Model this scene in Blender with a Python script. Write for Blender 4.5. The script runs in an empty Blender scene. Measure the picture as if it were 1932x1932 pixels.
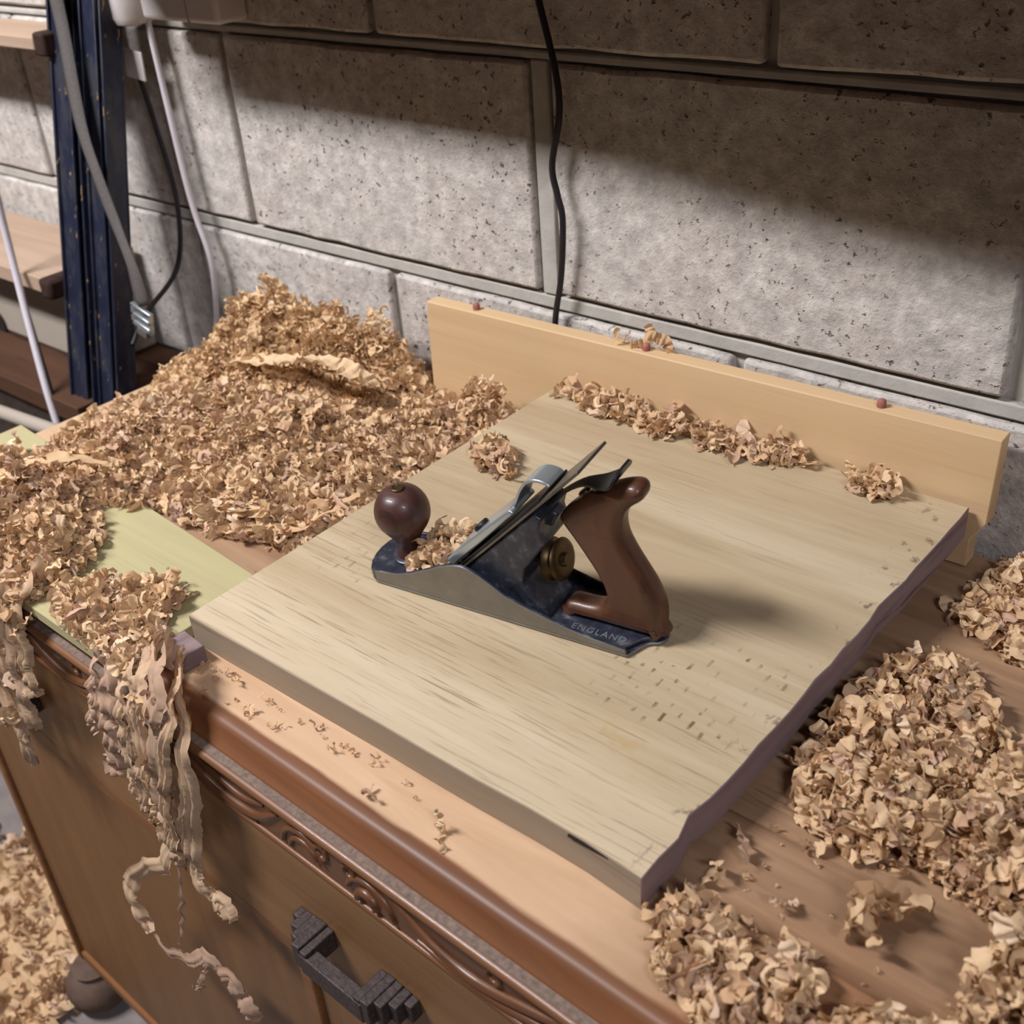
import bpy, bmesh, math, random
import numpy as np
from mathutils import Vector, Matrix, noise as mnoise

# ------------------------------------------------------------------ camera, world, lamp, fill light, exposure
scn = bpy.context.scene
COL = scn.collection
cam_d = bpy.data.cameras.new('camera'); cam = bpy.data.objects.new('camera', cam_d); COL.objects.link(cam)
cam_d.sensor_width = 36; cam_d.lens = 36 * 2170.7 / 1932; cam_d.clip_start = .02
cam.matrix_world = Matrix(((0.76629606, -0.29320965, 0.57168038, 0), (0.63858269, 0.44553912, -0.6274608, 0),
                           (-0.07072841, 0.84588592, 0.52865348, .612), (0, 0, 0, 1)))
cam_d.dof.use_dof = True; cam_d.dof.focus_distance = 0.98; cam_d.dof.aperture_fstop = 7.5
scn.camera = cam
w = bpy.data.worlds.new('world'); scn.world = w; w.use_nodes = True
w.node_tree.nodes['Background'].inputs[0].default_value = (.80, .73, .80, 1)
w.node_tree.nodes['Background'].inputs[1].default_value = .028

def area(name, loc, target, sx, sy, power, col):
    l = bpy.data.lights.new(name, 'AREA'); l.shape = 'RECTANGLE'; l.size = sx; l.size_y = sy; l.energy = power; l.color = col
    o = bpy.data.objects.new(name, l); COL.objects.link(o); o.location = loc
    o.rotation_euler = (math.atan2(target[1] - loc[1], loc[2] - target[2]), 0, 0); return o
area('second_lamp', (1.5, -.7, 2.1), (1.5, .2, 0), .9, .3, 38, (.93, .92, 1))  # unseen fill light, added to brighten the shaded panel end and bench
area('workshop_lamp', (-1.75, -.50, 2.0), (-1.75, .55, 0), 1.1, .22, 94, (1, .97, .985))   # a strip lamp running along the room
scn.view_settings.view_transform = 'Standard'; scn.view_settings.look = 'None'
scn.view_settings.exposure = 0.0; scn.view_settings.gamma = 1; scn.view_settings.use_curve_mapping = False
scn.cycles.max_bounces = 6

# ------------------------------------------------------------------ helpers
rng = random.Random(7)
def srgb(r, g, b):
    f = lambda c: (c / 255 / 12.92) if c / 255 <= .04045 else ((c / 255 + .055) / 1.055) ** 2.4
    return (f(r), f(g), f(b), 1)

def tag(o, label=None, cat=None, group=None, kind=None):
    for k, v in (('label', label), ('category', cat), ('group', group), ('kind', kind)):
        if v: o[k] = v
    return o

def empty(name, loc=(0, 0, 0), rz=0, parent=None):
    o = bpy.data.objects.new(name, None); COL.objects.link(o); o.location = loc; o.rotation_euler = (0, 0, rz)
    o.empty_display_size = .05; o.parent = parent; return o

class MB:
    """collects simple solids and links them as one mesh object"""
    def __init__(s): s.v = []; s.f = []; s.m = []
    def add(s, vs, fs, mi=0):
        b = len(s.v); s.v += [tuple(v) for v in vs]; s.f += [tuple(b + i for i in f) for f in fs]; s.m += [mi] * len(fs); return s
    def box(s, x0, x1, y0, y1, z0, z1, mi=0, M=None):
        vs = [Vector((x, y, z)) for z in (z0, z1) for y in (y0, y1) for x in (x0, x1)]
        if M is not None: vs = [M @ v for v in vs]
        return s.add(vs, [(0, 2, 3, 1), (4, 5, 7, 6), (0, 1, 5, 4), (2, 6, 7, 3), (0, 4, 6, 2), (1, 3, 7, 5)], mi)
    def prism(s, poly, lo, hi, axis='z', mi=0, mcap=None):
        """poly: 2D points; axis z -> (x,y), axis y -> (x,z), axis x -> (y,z)"""
        def p(a, t): return {'z': (a[0], a[1], t), 'y': (a[0], t, a[1]), 'x': (t, a[0], a[1])}[axis]
        n = len(poly); b = len(s.v)
        s.v += [p(a, lo) for a in poly] + [p(a, hi) for a in poly]
        for i in range(n):
            j = (i + 1) % n; s.f.append((b + i, b + j, b + n + j, b + n + i)); s.m.append(mi)
        mc = mi if mcap is None else mcap
        s.f.append(tuple(b + i for i in reversed(range(n)))); s.m.append(mc if not isinstance(mc, tuple) else mc[0])
        s.f.append(tuple(b + n + i for i in range(n))); s.m.append(mc if not isinstance(mc, tuple) else mc[1])
        return s
    def tube(s, path, r, n=8, mi=0, cap=True):
        path = [Vector(p) for p in path]; m = len(path); b = len(s.v); up = None
        for i, p in enumerate(path):
            t = (path[min(i + 1, m - 1)] - path[max(i - 1, 0)]).normalized()
            if up is None: up = t.orthogonal().normalized()
            up = (up - t * up.dot(t)).normalized(); q = t.cross(up)
            rr = r[i] if isinstance(r, (list, tuple)) else r
            for k in range(n):
                a = 2 * math.pi * k / n; s.v.append(tuple(p + (up * math.cos(a) + q * math.sin(a)) * rr))
        for i in range(m - 1):
            for k in range(n):
                j = (k + 1) % n; s.f.append((b + i * n + k, b + i * n + j, b + (i + 1) * n + j, b + (i + 1) * n + k)); s.m.append(mi)
        if cap:
            s.f.append(tuple(b + k for k in reversed(range(n)))); s.m.append(mi)
            s.f.append(tuple(b + (m - 1) * n + k for k in range(n))); s.m.append(mi)
        return s
    def lathe(s, prof, n=32, M=None, mi=0):
        """prof: (r, z) bottom to top about z"""
        b = len(s.v); m = len(prof)
        for r, z in prof:
            for k in range(n):
                a = 2 * math.pi * k / n; v = Vector((r * math.cos(a), r * math.sin(a), z))
                s.v.append(tuple(M @ v if M is not None else v))
        for i in range(m - 1):
            for k in range(n):
                j = (k + 1) % n; s.f.append((b + i * n + k, b + i * n + j, b + (i + 1) * n + j, b + (i + 1) * n + k)); s.m.append(mi)
        s.f.append(tuple(b + k for k in reversed(range(n)))); s.m.append(mi)
        s.f.append(tuple(b + (m - 1) * n + k for k in range(n))); s.m.append(mi)
        return s
    def build(s, name, mats, parent=None, smooth=False, bevel=0, seg=2, ang=35, loc=None):
        me = bpy.data.meshes.new(name); me.from_pydata(s.v, [], s.f); me.update()
        if not isinstance(mats, (list, tuple)): mats = [mats]
        for m in mats: me.materials.append(m)
        me.polygons.foreach_set('material_index', s.m)
        bm = bmesh.new(); bm.from_mesh(me); bmesh.ops.recalc_face_normals(bm, faces=bm.faces); bm.to_mesh(me); bm.free()
        o = bpy.data.objects.new(name, me); COL.objects.link(o); o.parent = parent
        if loc is not None: o.location = loc
        if smooth: me.polygons.foreach_set('use_smooth', [True] * len(me.polygons))
        if bevel:
            b = o.modifiers.new('bevel', 'BEVEL'); b.width = bevel; b.segments = seg; b.limit_method = 'ANGLE'; b.angle_limit = math.radians(ang)
            b.harden_normals = False
            me.polygons.foreach_set('use_smooth', [True] * len(me.polygons))
            me.set_sharp_from_angle(angle=math.radians(50)) if not smooth else None
        elif smooth: me.set_sharp_from_angle(angle=math.radians(48))
        return o

def spline(pts, n):
    """Catmull-Rom through pts, n samples"""
    P = [Vector(p) for p in pts]; P = [P[0] * 2 - P[1]] + P + [P[-1] * 2 - P[-2]]; m = len(P) - 3; out = []
    for i in range(n):
        t = i / (n - 1) * m; k = min(int(t), m - 1); u = t - k; a, b, c, d = P[k:k + 4]
        out.append(.5 * ((2 * b) + (c - a) * u + (2 * a - 5 * b + 4 * c - d) * u * u + (3 * b - a - 3 * c + d) * u ** 3))
    return out

def curve_solid(name, pts, half, bev, mat, parent, plane='y', res=4, center=0, smooth_pts=0):
    """rounded-edge solid from a closed 2D outline (local x, z), thickness 2*half across y"""
    cu = bpy.data.curves.new('tmp', 'CURVE'); cu.dimensions = '2D'; cu.fill_mode = 'BOTH'
    if smooth_pts:
        q = [Vector((a, b, 0)) for a, b in pts]; n = len(q); s = []
        for i in range(n):
            a, b, c, d = q[i - 1], q[i], q[(i + 1) % n], q[(i + 2) % n]
            for k in range(smooth_pts):
                u = k / smooth_pts
                s.append(.5 * ((2 * b) + (c - a) * u + (2 * a - 5 * b + 4 * c - d) * u * u + (3 * b - a - 3 * c + d) * u ** 3))
        pts = [(v.x, v.y) for v in s]
    sp = cu.splines.new('POLY'); sp.points.add(len(pts) - 1); sp.use_cyclic_u = True
    for p, (a, b) in zip(sp.points, pts): p.co = (a, b, 0, 1)
    cu.extrude = half - bev; cu.bevel_depth = bev; cu.bevel_resolution = res; cu.offset = -bev
    t = bpy.data.objects.new('tmp', cu); COL.objects.link(t)
    dg = bpy.context.evaluated_depsgraph_get(); dg.update()
    me = bpy.data.meshes.new_from_object(t.evaluated_get(dg))
    bpy.data.objects.remove(t); bpy.data.curves.remove(cu)
    R = Matrix(((1, 0, 0, 0), (0, 0, -1, center), (0, 1, 0, 0), (0, 0, 0, 1))) if plane == 'y' else Matrix.Translation((0, 0, center))
    me.transform(R); me.name = name; me.materials.clear(); me.materials.append(mat)
    bm = bmesh.new(); bm.from_mesh(me); bmesh.ops.remove_doubles(bm, verts=bm.verts, dist=1e-5); bmesh.ops.recalc_face_normals(bm, faces=bm.faces)
    bm.to_mesh(me); bm.free()
    me.polygons.foreach_set('use_smooth', [True] * len(me.polygons)); me.set_sharp_from_angle(angle=math.radians(60))
    o = bpy.data.objects.new(name, me); COL.objects.link(o); o.parent = parent; return o

# ------------------------------------------------------------------ materials
class NT:
    def __init__(s, name):
        s.m = bpy.data.materials.new(name); s.m.use_nodes = True; s.t = s.m.node_tree; s.n = s.t.nodes
        s.p = s.n['Principled BSDF']; s.out = s.n['Material Output']
    def new(s, typ, **kw):
        n = s.n.new(typ)
        for k, v in kw.items():
            if k.startswith('i_'): n.inputs[k[2:].replace('_', ' ')].default_value = v
            else: setattr(n, k, v)
        return n
    def lk(s, a, b): s.t.links.new(a, b)
    def coord(s, scale=(1, 1, 1), rot=(0, 0, 0), loc=(0, 0, 0), kind='Object'):
        c = s.new('ShaderNodeTexCoord'); m = s.new('ShaderNodeMapping')
        m.inputs['Scale'].default_value = scale; m.inputs['Rotation'].default_value = rot; m.inputs['Location'].default_value = loc
        s.lk(c.outputs[kind], m.inputs['Vector']); return m.outputs[0]
    def noise(s, vec, scale=1, detail=4, rough=.6, dist=0):
        n = s.new('ShaderNodeTexNoise'); n.inputs['Scale'].default_value = scale; n.inputs['Detail'].default_value = detail
        n.inputs['Roughness'].default_value = rough; n.inputs['Distortion'].default_value = dist
        s.lk(vec, n.inputs['Vector']); return n.outputs['Fac']
    def ramp(s, fac, stops, interp='LINEAR'):
        r = s.new('ShaderNodeValToRGB'); e = r.color_ramp.elements; r.color_ramp.interpolation = interp
        while len(e) < len(stops): e.new(.5)
        for el, (p, c) in zip(e, stops): el.position = p; el.color = c if len(c) == 4 else (*c, 1)
        s.lk(fac, r.inputs[0]); return r.outputs[0]
    def mix(s, fac, a, b, mode='MIX'):
        n = s.new('ShaderNodeMix', data_type='RGBA', blend_type=mode)
        for sock, v in ((n.inputs[0], fac), (n.inputs[6], a), (n.inputs[7], b)):
            if isinstance(v, bpy.types.NodeSocket): s.lk(v, sock)
            else: sock.default_value = v
        return n.outputs[2]
    def math(s, op, a, b=None, clamp=False):
        n = s.new('ShaderNodeMath', operation=op, use_clamp=clamp)
        for i, v in enumerate((a, b)):
            if v is None: continue
            if isinstance(v, bpy.types.NodeSocket): s.lk(v, n.inputs[i])
            else: n.inputs[i].default_value = v
        return n.outputs[0]
    def step(s, v, lo, hi):
        n = s.new('ShaderNodeMapRange', clamp=True, interpolation_type='SMOOTHSTEP'); s.lk(v, n.inputs[0])
        n.inputs[1].default_value = lo; n.inputs[2].default_value = hi; return n.outputs[0]
    def xyz(s, vec):
        n = s.new('ShaderNodeSeparateXYZ'); s.lk(vec, n.inputs[0]); return n.outputs
    def bump(s, h, strength=.3, dist=.002):
        b = s.new('ShaderNodeBump'); b.inputs['Strength'].default_value = strength; b.inputs['Distance'].default_value = dist
        s.lk(h, b.inputs['Height']); s.lk(b.outputs[0], s.p.inputs['Normal'])
    def color(s, c):
        if isinstance(c, bpy.types.NodeSocket): s.lk(c, s.p.inputs['Base Color'])
        else: s.p.inputs['Base Color'].default_value = c
    def set(s, rough=.5, metal=0, spec=.5, coat=0):
        s.p.inputs['Roughness'].default_value = rough; s.p.inputs['Metallic'].default_value = metal
        s.p.inputs['Specular IOR Level'].default_value = spec; s.p.inputs['Coat Weight'].default_value = coat; return s.m

BLACK, WHITE = (0, 0, 0, 1), (1, 1, 1, 1)
def plain(name, c, rough=.5, metal=0, spec=.5, var=.25, scale=60, bump=0):
    t = NT(name); v = t.coord(); n = t.noise(v, scale, 5)
    dark = tuple(x * (1 - var) for x in c[:3]) + (1,); lite = tuple(min(1, x * (1 + var)) for x in c[:3]) + (1,)
    t.color(t.ramp(n, [(.3, dark), (.7, lite)]))
    if bump: t.bump(n, bump, .001)
    return t.set(rough, metal, spec)

def wood(name, light, mid, dark, grain=(2, 40, 40), rough=.55, spec=.3, streak=(.56, .72), fine=(6, 400, 400), finestr=.25, bump=.12, coat=0):
    t = NT(name); v = t.coord(grain); a = t.noise(v, 1, 5, .6, .4)
    c = t.ramp(a, [(.3, mid), (.62, light)])
    b = t.noise(t.coord(tuple(g * 1.7 for g in grain), loc=(3, 1, 7)), 1, 6, .62, .3)
    c = t.mix(t.step(b, *streak), c, dark)
    f = t.noise(t.coord(fine, loc=(1, 2, 3)), 1, 3, .7)
    c = t.mix(t.math('MULTIPLY', t.step(f, .52, .75), finestr), c, dark)
    t.color(c); t.bump(f, bump, .0006); return t.set(rough, 0, spec, coat)

def make_oak():
    t = NT('planed_oak'); v0 = t.coord((1, 1, 1)); x, y, z = t.xyz(v0)[:3]
    a = t.noise(t.coord((2.2, 26, 26)), 1, 5, .6, .5)
    c = t.ramp(a, [(.3, srgb(164, 145, 115)), (.5, srgb(178, 160, 130)), (.68, srgb(190, 174, 146))])
    strip = t.noise(t.coord((.6, 14, 1), loc=(4, 2, 0)), 1, 1, .5)
    c = t.mix(t.math('MULTIPLY', t.step(strip, .45, .62), .35), c, srgb(166, 142, 110))
    front = t.step(y, .10, .0)                           # paler towards the front edge
    c = t.mix(t.math('MULTIPLY', front, .35), c, srgb(216, 200, 174))
    pore = t.noise(t.coord((13, 380, 30), loc=(7, 3, 1)), 1, 3, .6)
    pm = t.step(pore, .53, .66)
    dens = t.step(t.noise(t.coord((3, 16, 1), loc=(9, 9, 0)), 1, 2), .35, .6)
    pm2 = t.math('MULTIPLY', t.math('MULTIPLY', pm, t.math('ADD', .22, t.math('MULTIPLY', t.step(y, .26, .02), .40))), t.math('ADD', t.math('MULTIPLY', dens, .8), .2))
    c = t.mix(pm2, c, srgb(116, 92, 62))
    # rows of small torn ticks left by an earlier machine planer
    wob = t.noise(t.coord((14, 14, 1)), 1, 2); fx = t.math('ADD', t.math('DIVIDE', x, .0108), t.math('MULTIPLY', wob, .5))
    u = t.math('FRACT', fx); q = t.math('FRACT', t.math('ADD', t.math('DIVIDE', y, .0165), t.math('MULTIPLY', t.math('FLOOR', fx), .37)))
    tick = t.math('MULTIPLY', t.math('LESS_THAN', u, .26), t.math('LESS_THAN', q, .55))
    def region(x0, x1, y0, y1, s=.012):
        r = t.math('MULTIPLY', t.step(x, x0, x0 + s), t.step(x, x1, x1 - s))
        return t.math('MULTIPLY', r, t.math('MULTIPLY', t.step(y, y0, y0 + s), t.step(y, y1, y1 - s)))
    reg = t.math('ADD', region(.335, .468, .105, .215), t.math('MULTIPLY', region(.03, .115, .10, .20), .45), True)
    pat = t.math('MULTIPLY', t.step(t.noise(t.coord((75, 60, 1), loc=(2, 5, 0)), 1, 2), .46, .62), t.step(t.noise(t.coord((14, 14, 1), loc=(6, 5, 0)), 1, 2), .36, .56))
    tm = t.math('MULTIPLY', t.math('MULTIPLY', tick, reg), t.math('MULTIPLY', pat, .85))
    c = t.mix(tm, c, srgb(92, 76, 48))
    stain = t.math('MULTIPLY', region(.34, .45, .05, .11, .03), t.math('MULTIPLY', t.step(t.noise(t.coord((30, 40, 1)), 1, 3), .45, .7), .5))
    c = t.mix(stain, c, srgb(168, 138, 84))
    edge = t.math('MULTIPLY', t.step(x, .452, .474), t.math('MULTIPLY', t.step(t.noise(t.coord((85, 60, 1), loc=(8, 0, 0)), 1, 4), .58, .70), .7))
    c = t.mix(edge, c, srgb(70, 54, 46))
    t.color(c); t.bump(t.math('SUBTRACT', a, t.math('ADD', pm2, tm)), .25, .0005); return t.set(.52, 0, .35)

def make_concrete(name, tone=1.0):
    t = NT(name); v = t.coord(); oi = t.new('ShaderNodeObjectInfo')
    add = t.new('ShaderNodeVectorMath', operation='ADD'); sc = t.new('ShaderNodeVectorMath', operation='SCALE')
    cmb = t.new('ShaderNodeCombineXYZ'); t.lk(oi.outputs['Random'], cmb.inputs[0]); t.lk(oi.outputs['Random'], cmb.inputs[2])
    t.lk(cmb.outputs[0], sc.inputs[0]); sc.inputs['Scale'].default_value = 40; t.lk(v, add.inputs[0]); t.lk(sc.outputs[0], add.inputs[1]); v = add.outputs[0]
    big = t.noise(v, 7, 4); fine = t.noise(v, 190, 5, .7); mid = t.noise(v, 55, 4, .65)
    c = t.ramp(mid, [(.3, tuple(tone * k for k in srgb(152, 147, 143)[:3])), (.52, tuple(tone * k for k in srgb(176, 171, 165)[:3])), (.75, tuple(tone * k for k in srgb(200, 196, 188)[:3]))])
    c = t.mix(t.math('MULTIPLY', t.step(big, .45, .7), .18), c, tuple(tone * k for k in srgb(170, 152, 142)[:3]) + (1,))
    pit = t.noise(v, 130, 3, .55); pm = t.step(pit, .60, .70); pm = t.math('MULTIPLY', pm, t.step(t.noise(v, 14, 3), .38, .60))
    c = t.mix(t.math('MULTIPLY', pm, .8), c, srgb(62, 57, 56))
    c = t.mix(t.math('MULTIPLY', t.step(fine, .55, .75), .25), c, srgb(96, 90, 88))
    t.color(c); t.bump(t.math('SUBTRACT', t.math('ADD', t.math('MULTIPLY', fine, .5), mid), pm), .75, .003); return t.set(.95, 0, .15)

def make_shaving(name, stops, trans=.2):
    t = NT(name); g = t.new('ShaderNodeNewGeometry'); oi = t.new('ShaderNodeObjectInfo')
    r = t.math('FRACT', t.math('ADD', g.outputs['Random Per Island'], oi.outputs['Random']))
    c = t.ramp(r, stops)
    v = t.coord((90, 90, 90)); n = t.noise(v, 1, 4, .6)
    c = t.mix(t.math('MULTIPLY', t.step(n, .45, .72), .35), c, srgb(196, 154, 116))
    t.color(c); t.set(.62, 0, .25)
    tr = t.new('ShaderNodeBsdfTranslucent'); t.lk(c, tr.inputs[0]); mx = t.new('ShaderNodeMixShader'); mx.inputs[0].default_value = trans
    t.lk(t.p.outputs[0], mx.inputs[1]); t.lk(tr.outputs[0], mx.inputs[2]); t.lk(mx.outputs[0], t.out.inputs[0]); return t.m

def make_bench():
    t = NT('worn_bench_veneer'); v0 = t.coord(); x, y, z = t.xyz(v0)[:3]
    a = t.noise(t.coord((2.2, 30, 30), rot=(0, 0, .12)), 1, 5, .6, .6)
    brown = t.ramp(a, [(.3, srgb(126, 97, 74)), (.5, srgb(150, 120, 93)), (.7, srgb(168, 138, 110))])
    st = t.noise(t.coord((3, 52, 50), rot=(0, 0, .12), loc=(5, 3, 0)), 1, 5, .65, .5)
    gate = t.step(t.noise(t.coord((1.5, 7, 1), loc=(3, 8, 0)), 1, 2), .42, .62)
    near = t.math('MULTIPLY', t.step(y, .13, .06), t.step(x, .22, .34)); brown = t.mix(t.math('MULTIPLY', near, .6), brown, srgb(158, 104, 62)); brown = t.mix(t.math('MULTIPLY', t.step(st, .52, .64), t.math('MAXIMUM', gate, near)), brown, srgb(66, 40, 26))
    pale = t.ramp(t.noise(t.coord((3, 34, 30), loc=(2, 2, 2)), 1, 5, .6, .5), [(.3, srgb(182, 148, 116)), (.6, srgb(202, 170, 138))])
    yy = t.math('ADD', y, t.math('MULTIPLY', t.math('SUBTRACT', t.noise(t.coord((9, 20, 1)), 1, 4), .5), .05))
    xx = t.math('ADD', x, t.math('MULTIPLY', t.math('SUBTRACT', t.noise(t.coord((12, 24, 1), loc=(1, 6, 0)), 1, 4), .5), .12))
    worn = t.math('MULTIPLY', t.step(yy, .085, .055), t.step(xx, .30, .16))
    c = t.mix(worn, brown, pale); c = t.mix(t.math('MULTIPLY', t.step(xx, -.66, -.74), .75), c, srgb(206, 176, 140))
    lip = t.step(t.math('ADD', y, t.math('MULTIPLY', t.math('SUBTRACT', t.noise(t.coord((14, 60, 1)), 1, 3), .5), .006)), .014, .009)
    c = t.mix(lip, c, t.ramp(a, [(.3, srgb(92, 56, 32)), (.7, srgb(128, 82, 50))]))
    sp = t.step(t.noise(t.coord((130, 130, 1)), 1, 2), .74, .80)
    c = t.mix(t.math('MULTIPLY', sp, .7), c, srgb(84, 58, 44))
    t.color(c); t.bump(st, .1, .0006); return t.set(.45, 0, .4)

M = dict(
    oak=make_oak(),
    oak_edge=wood('sawn_oak_edge', srgb(158, 142, 122), srgb(146, 130, 110), srgb(122, 106, 88), (2, 30, 30), .8, .15),
    oak_end=wood('rough_oak_end_grain', srgb(140, 122, 122), srgb(122, 104, 106), srgb(98, 82, 84), (40, 2, 40), .9, .1),
    pine=wood('pale_pine', srgb(208, 178, 138), srgb(200, 168, 126), srgb(190, 150, 106), (1.2, 9, 34), .6, .25, (.6, .8)),
    green_wood=wood('pale_green_treated_wood', srgb(176, 168, 128), srgb(166, 158, 120), srgb(142, 134, 98), (2, 36, 36), .75, .15, (.62, .85)),
    bench=make_bench(),
    stain=wood('brown_stained_wood', srgb(134, 90, 54), srgb(112, 72, 42), srgb(70, 42, 24), (2, 24, 40), .5, .4, (.58, .8), coat=.05),
    panel=wood('brown_veneer_panel', srgb(128, 92, 58), srgb(112, 78, 48), srgb(84, 54, 32), (22, 20, 2.5), .5, .4, (.6, .85)),
    front=wood('brown_drawer_veneer', srgb(136, 100, 64), srgb(118, 84, 52), srgb(88, 58, 34), (2, 20, 34), .5, .4, (.6, .85)),
    carved=wood('dark_carved_wood', srgb(104, 66, 40), srgb(84, 52, 30), srgb(44, 26, 18), (3, 30, 30), .4, .45, (.58, .8), coat=.15),
    bead=wood('worn_polished_bead', srgb(126, 84, 54), srgb(104, 68, 42), srgb(74, 46, 30), (2, 40, 40), .42, .4, (.6, .8), coat=.12),
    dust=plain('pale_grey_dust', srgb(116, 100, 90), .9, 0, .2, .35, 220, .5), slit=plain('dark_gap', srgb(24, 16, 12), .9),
    iron=plain('dusty_dark_iron', srgb(62, 52, 50), .55, .2, .5, .5, 260, .6),
    block=make_concrete('concrete_block', 1.22), mortar=None,
    steel=plain('ground_grey_iron', srgb(128, 124, 114), .48, .5, .5, .14, 40, .06),
    japan=None,
    rosewood=wood('dark_rosewood', srgb(74, 44, 38), srgb(60, 35, 32), srgb(38, 24, 23), (10, 60, 4), .42, .45, (.55, .75), coat=.12),
    tote=wood('worn_brown_handle_wood', srgb(92, 57, 37), srgb(72, 43, 29), srgb(40, 25, 19), (30, 60, 8), .42, .45, (.55, .78), coat=.15),
    chrome=plain('bright_plated_steel', srgb(186, 196, 200), .3, .75, .5, .08, 30),
    blade=plain('dull_tool_steel', srgb(112, 106, 96), .38, .7, .5, .2, 60),
    dark_steel=plain('blackened_steel', srgb(42, 40, 42), .4, .5, .5, .3, 60),
    brass=plain('tarnished_brass', srgb(86, 70, 46), .42, .8, .5, .3, 80),  # base colour darkened to carry the shade on the depth wheel
    worn_letter=plain('worn_raised_letters', srgb(112, 118, 126), .5, .3),
    blue=None, strap=plain('grey_webbing', srgb(92, 88, 86), .9, 0, .1, .2, 400, .3),
    white=plain('white_plastic', srgb(214, 208, 206), .45, 0, .4, .04), cable_white=plain('white_cable_sheath', srgb(206, 200, 206), .5, 0, .4, .05),
    cable_black=plain('black_cable_sheath', srgb(34, 30, 34), .5, 0, .4, .2),
    dark_shelf=wood('dark_shelf_wood', srgb(84, 58, 42), srgb(70, 48, 36), srgb(48, 32, 24), (2, 30, 30), .7, .2),
    dusty=plain('dusty_brown_wood', srgb(100, 82, 72), .85, 0, .15, .22, 40, .1),
    shelf=wood('pale_shelf_wood', srgb(180, 156, 136), srgb(164, 140, 120), srgb(138, 112, 92), (2, 30, 30), .7, .2, (.62, .85)),
    crate=plain('beige_grey_plastic', srgb(168, 158, 146), .6, 0, .3, .06, 8),
    rust=plain('rusty_iron', srgb(56, 38, 32), .85, .2, .3, .4, 90, .4),
    plug=plain('red_brown_plug', srgb(156, 96, 84), .7),
    floor=plain('grey_concrete_floor', srgb(132, 124, 120), .9, 0, .15, .2, 24, .3),
    shav=make_shaving('wood_shaving', [(0, srgb(218, 186, 146)), (.35, srgb(230, 202, 164)), (.7, srgb(206, 170, 130)), (.9, srgb(198, 164, 142)), (1, srgb(238, 216, 184))]),
    shav_dull=make_shaving('dull_wood_shaving', [(0, srgb(196, 164, 132)), (.5, srgb(212, 182, 150)), (1, srgb(184, 154, 132))]),
    shav_gold=make_shaving('golden_wood_shaving', [(0, srgb(216, 182, 138)), (.5, srgb(230, 202, 162)), (1, srgb(204, 166, 124))]),
)
def make_japan():
    t = NT('worn_blue_black_japanning'); v = t.coord((90, 90, 90)); n = t.noise(v, 1, 5, .6)
    c = t.ramp(n, [(.3, srgb(28, 30, 42)), (.55, srgb(48, 51, 62)), (.75, srgb(98, 100, 104))]); t.color(c); t.bump(n, .2, .0006); return t.set(.36, .1, .5)
M['japan'] = make_japan()
def make_blue():
    t = NT('chipped_blue_paint'); v = t.coord((30, 30, 14)); n = t.noise(v, 1, 6, .65)
    c = t.ramp(n, [(.3, srgb(26, 28, 40)), (.5, srgb(34, 38, 58)), (.62, srgb(56, 57, 64))])
    f = t.noise(t.coord((120, 120, 40), loc=(3, 3, 3)), 1, 4); c = t.mix(t.step(f, .655, .70), c, srgb(176, 142, 86))
    t.color(c); t.bump(n, .15, .001); return t.set(.38, .1, .5)
M['blue'] = make_blue()
def make_mortar():
    t = NT('smooth_grey_mortar'); v = t.coord(); n = t.noise(v, 30, 5); c = t.ramp(n, [(.3, srgb(168, 165, 159)), (.7, srgb(188, 184, 176))])
    t.color(c); t.bump(t.noise(v, 150, 4), .4, .0015); return t.set(.95, 0, .15)
M['mortar'] = make_mortar()

# ------------------------------------------------------------------ setting: wall of concrete blocks, floor
WY = .915
wall = tag(MB().box(-3.6, 1.6, WY + .012, WY + .16, -.86, 2.2).build('wall_back', M['mortar']), kind='structure')
RZ = [(-.86, -.585), (-.575, -.345), (-.335, -.105), (-.095, .128), (.150, .387), (.402, .64), (.65, .885), (.895, 1.13), (1.14, 1.375), (1.385, 1.62), (1.63, 1.865), (1.875, 2.11)]
def joints(row):
    if row == 4: xs = [(-1.254, .012), (-.752, .030), (-.258, .014)]
    elif row == 3: xs = [(-1.478, .012), (-1.000, .016), (-.52, .014)]
    elif row == 5: xs = [(-1.49, .012), (-.98, .014), (-.499, .012)]
    elif row % 2: xs = [(-1.48, .012), (-1.0, .012), (-.5, .012)]
    else: xs = [(-1.25, .012), (-.75, .012), (-.26, .012)]
    while xs[-1][0] < 1.2: xs.append((xs[-1][0] + .5, .012))
    while xs[0][0] > -3.2: xs.insert(0, (xs[0][0] - .5, .012))
    return xs
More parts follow.
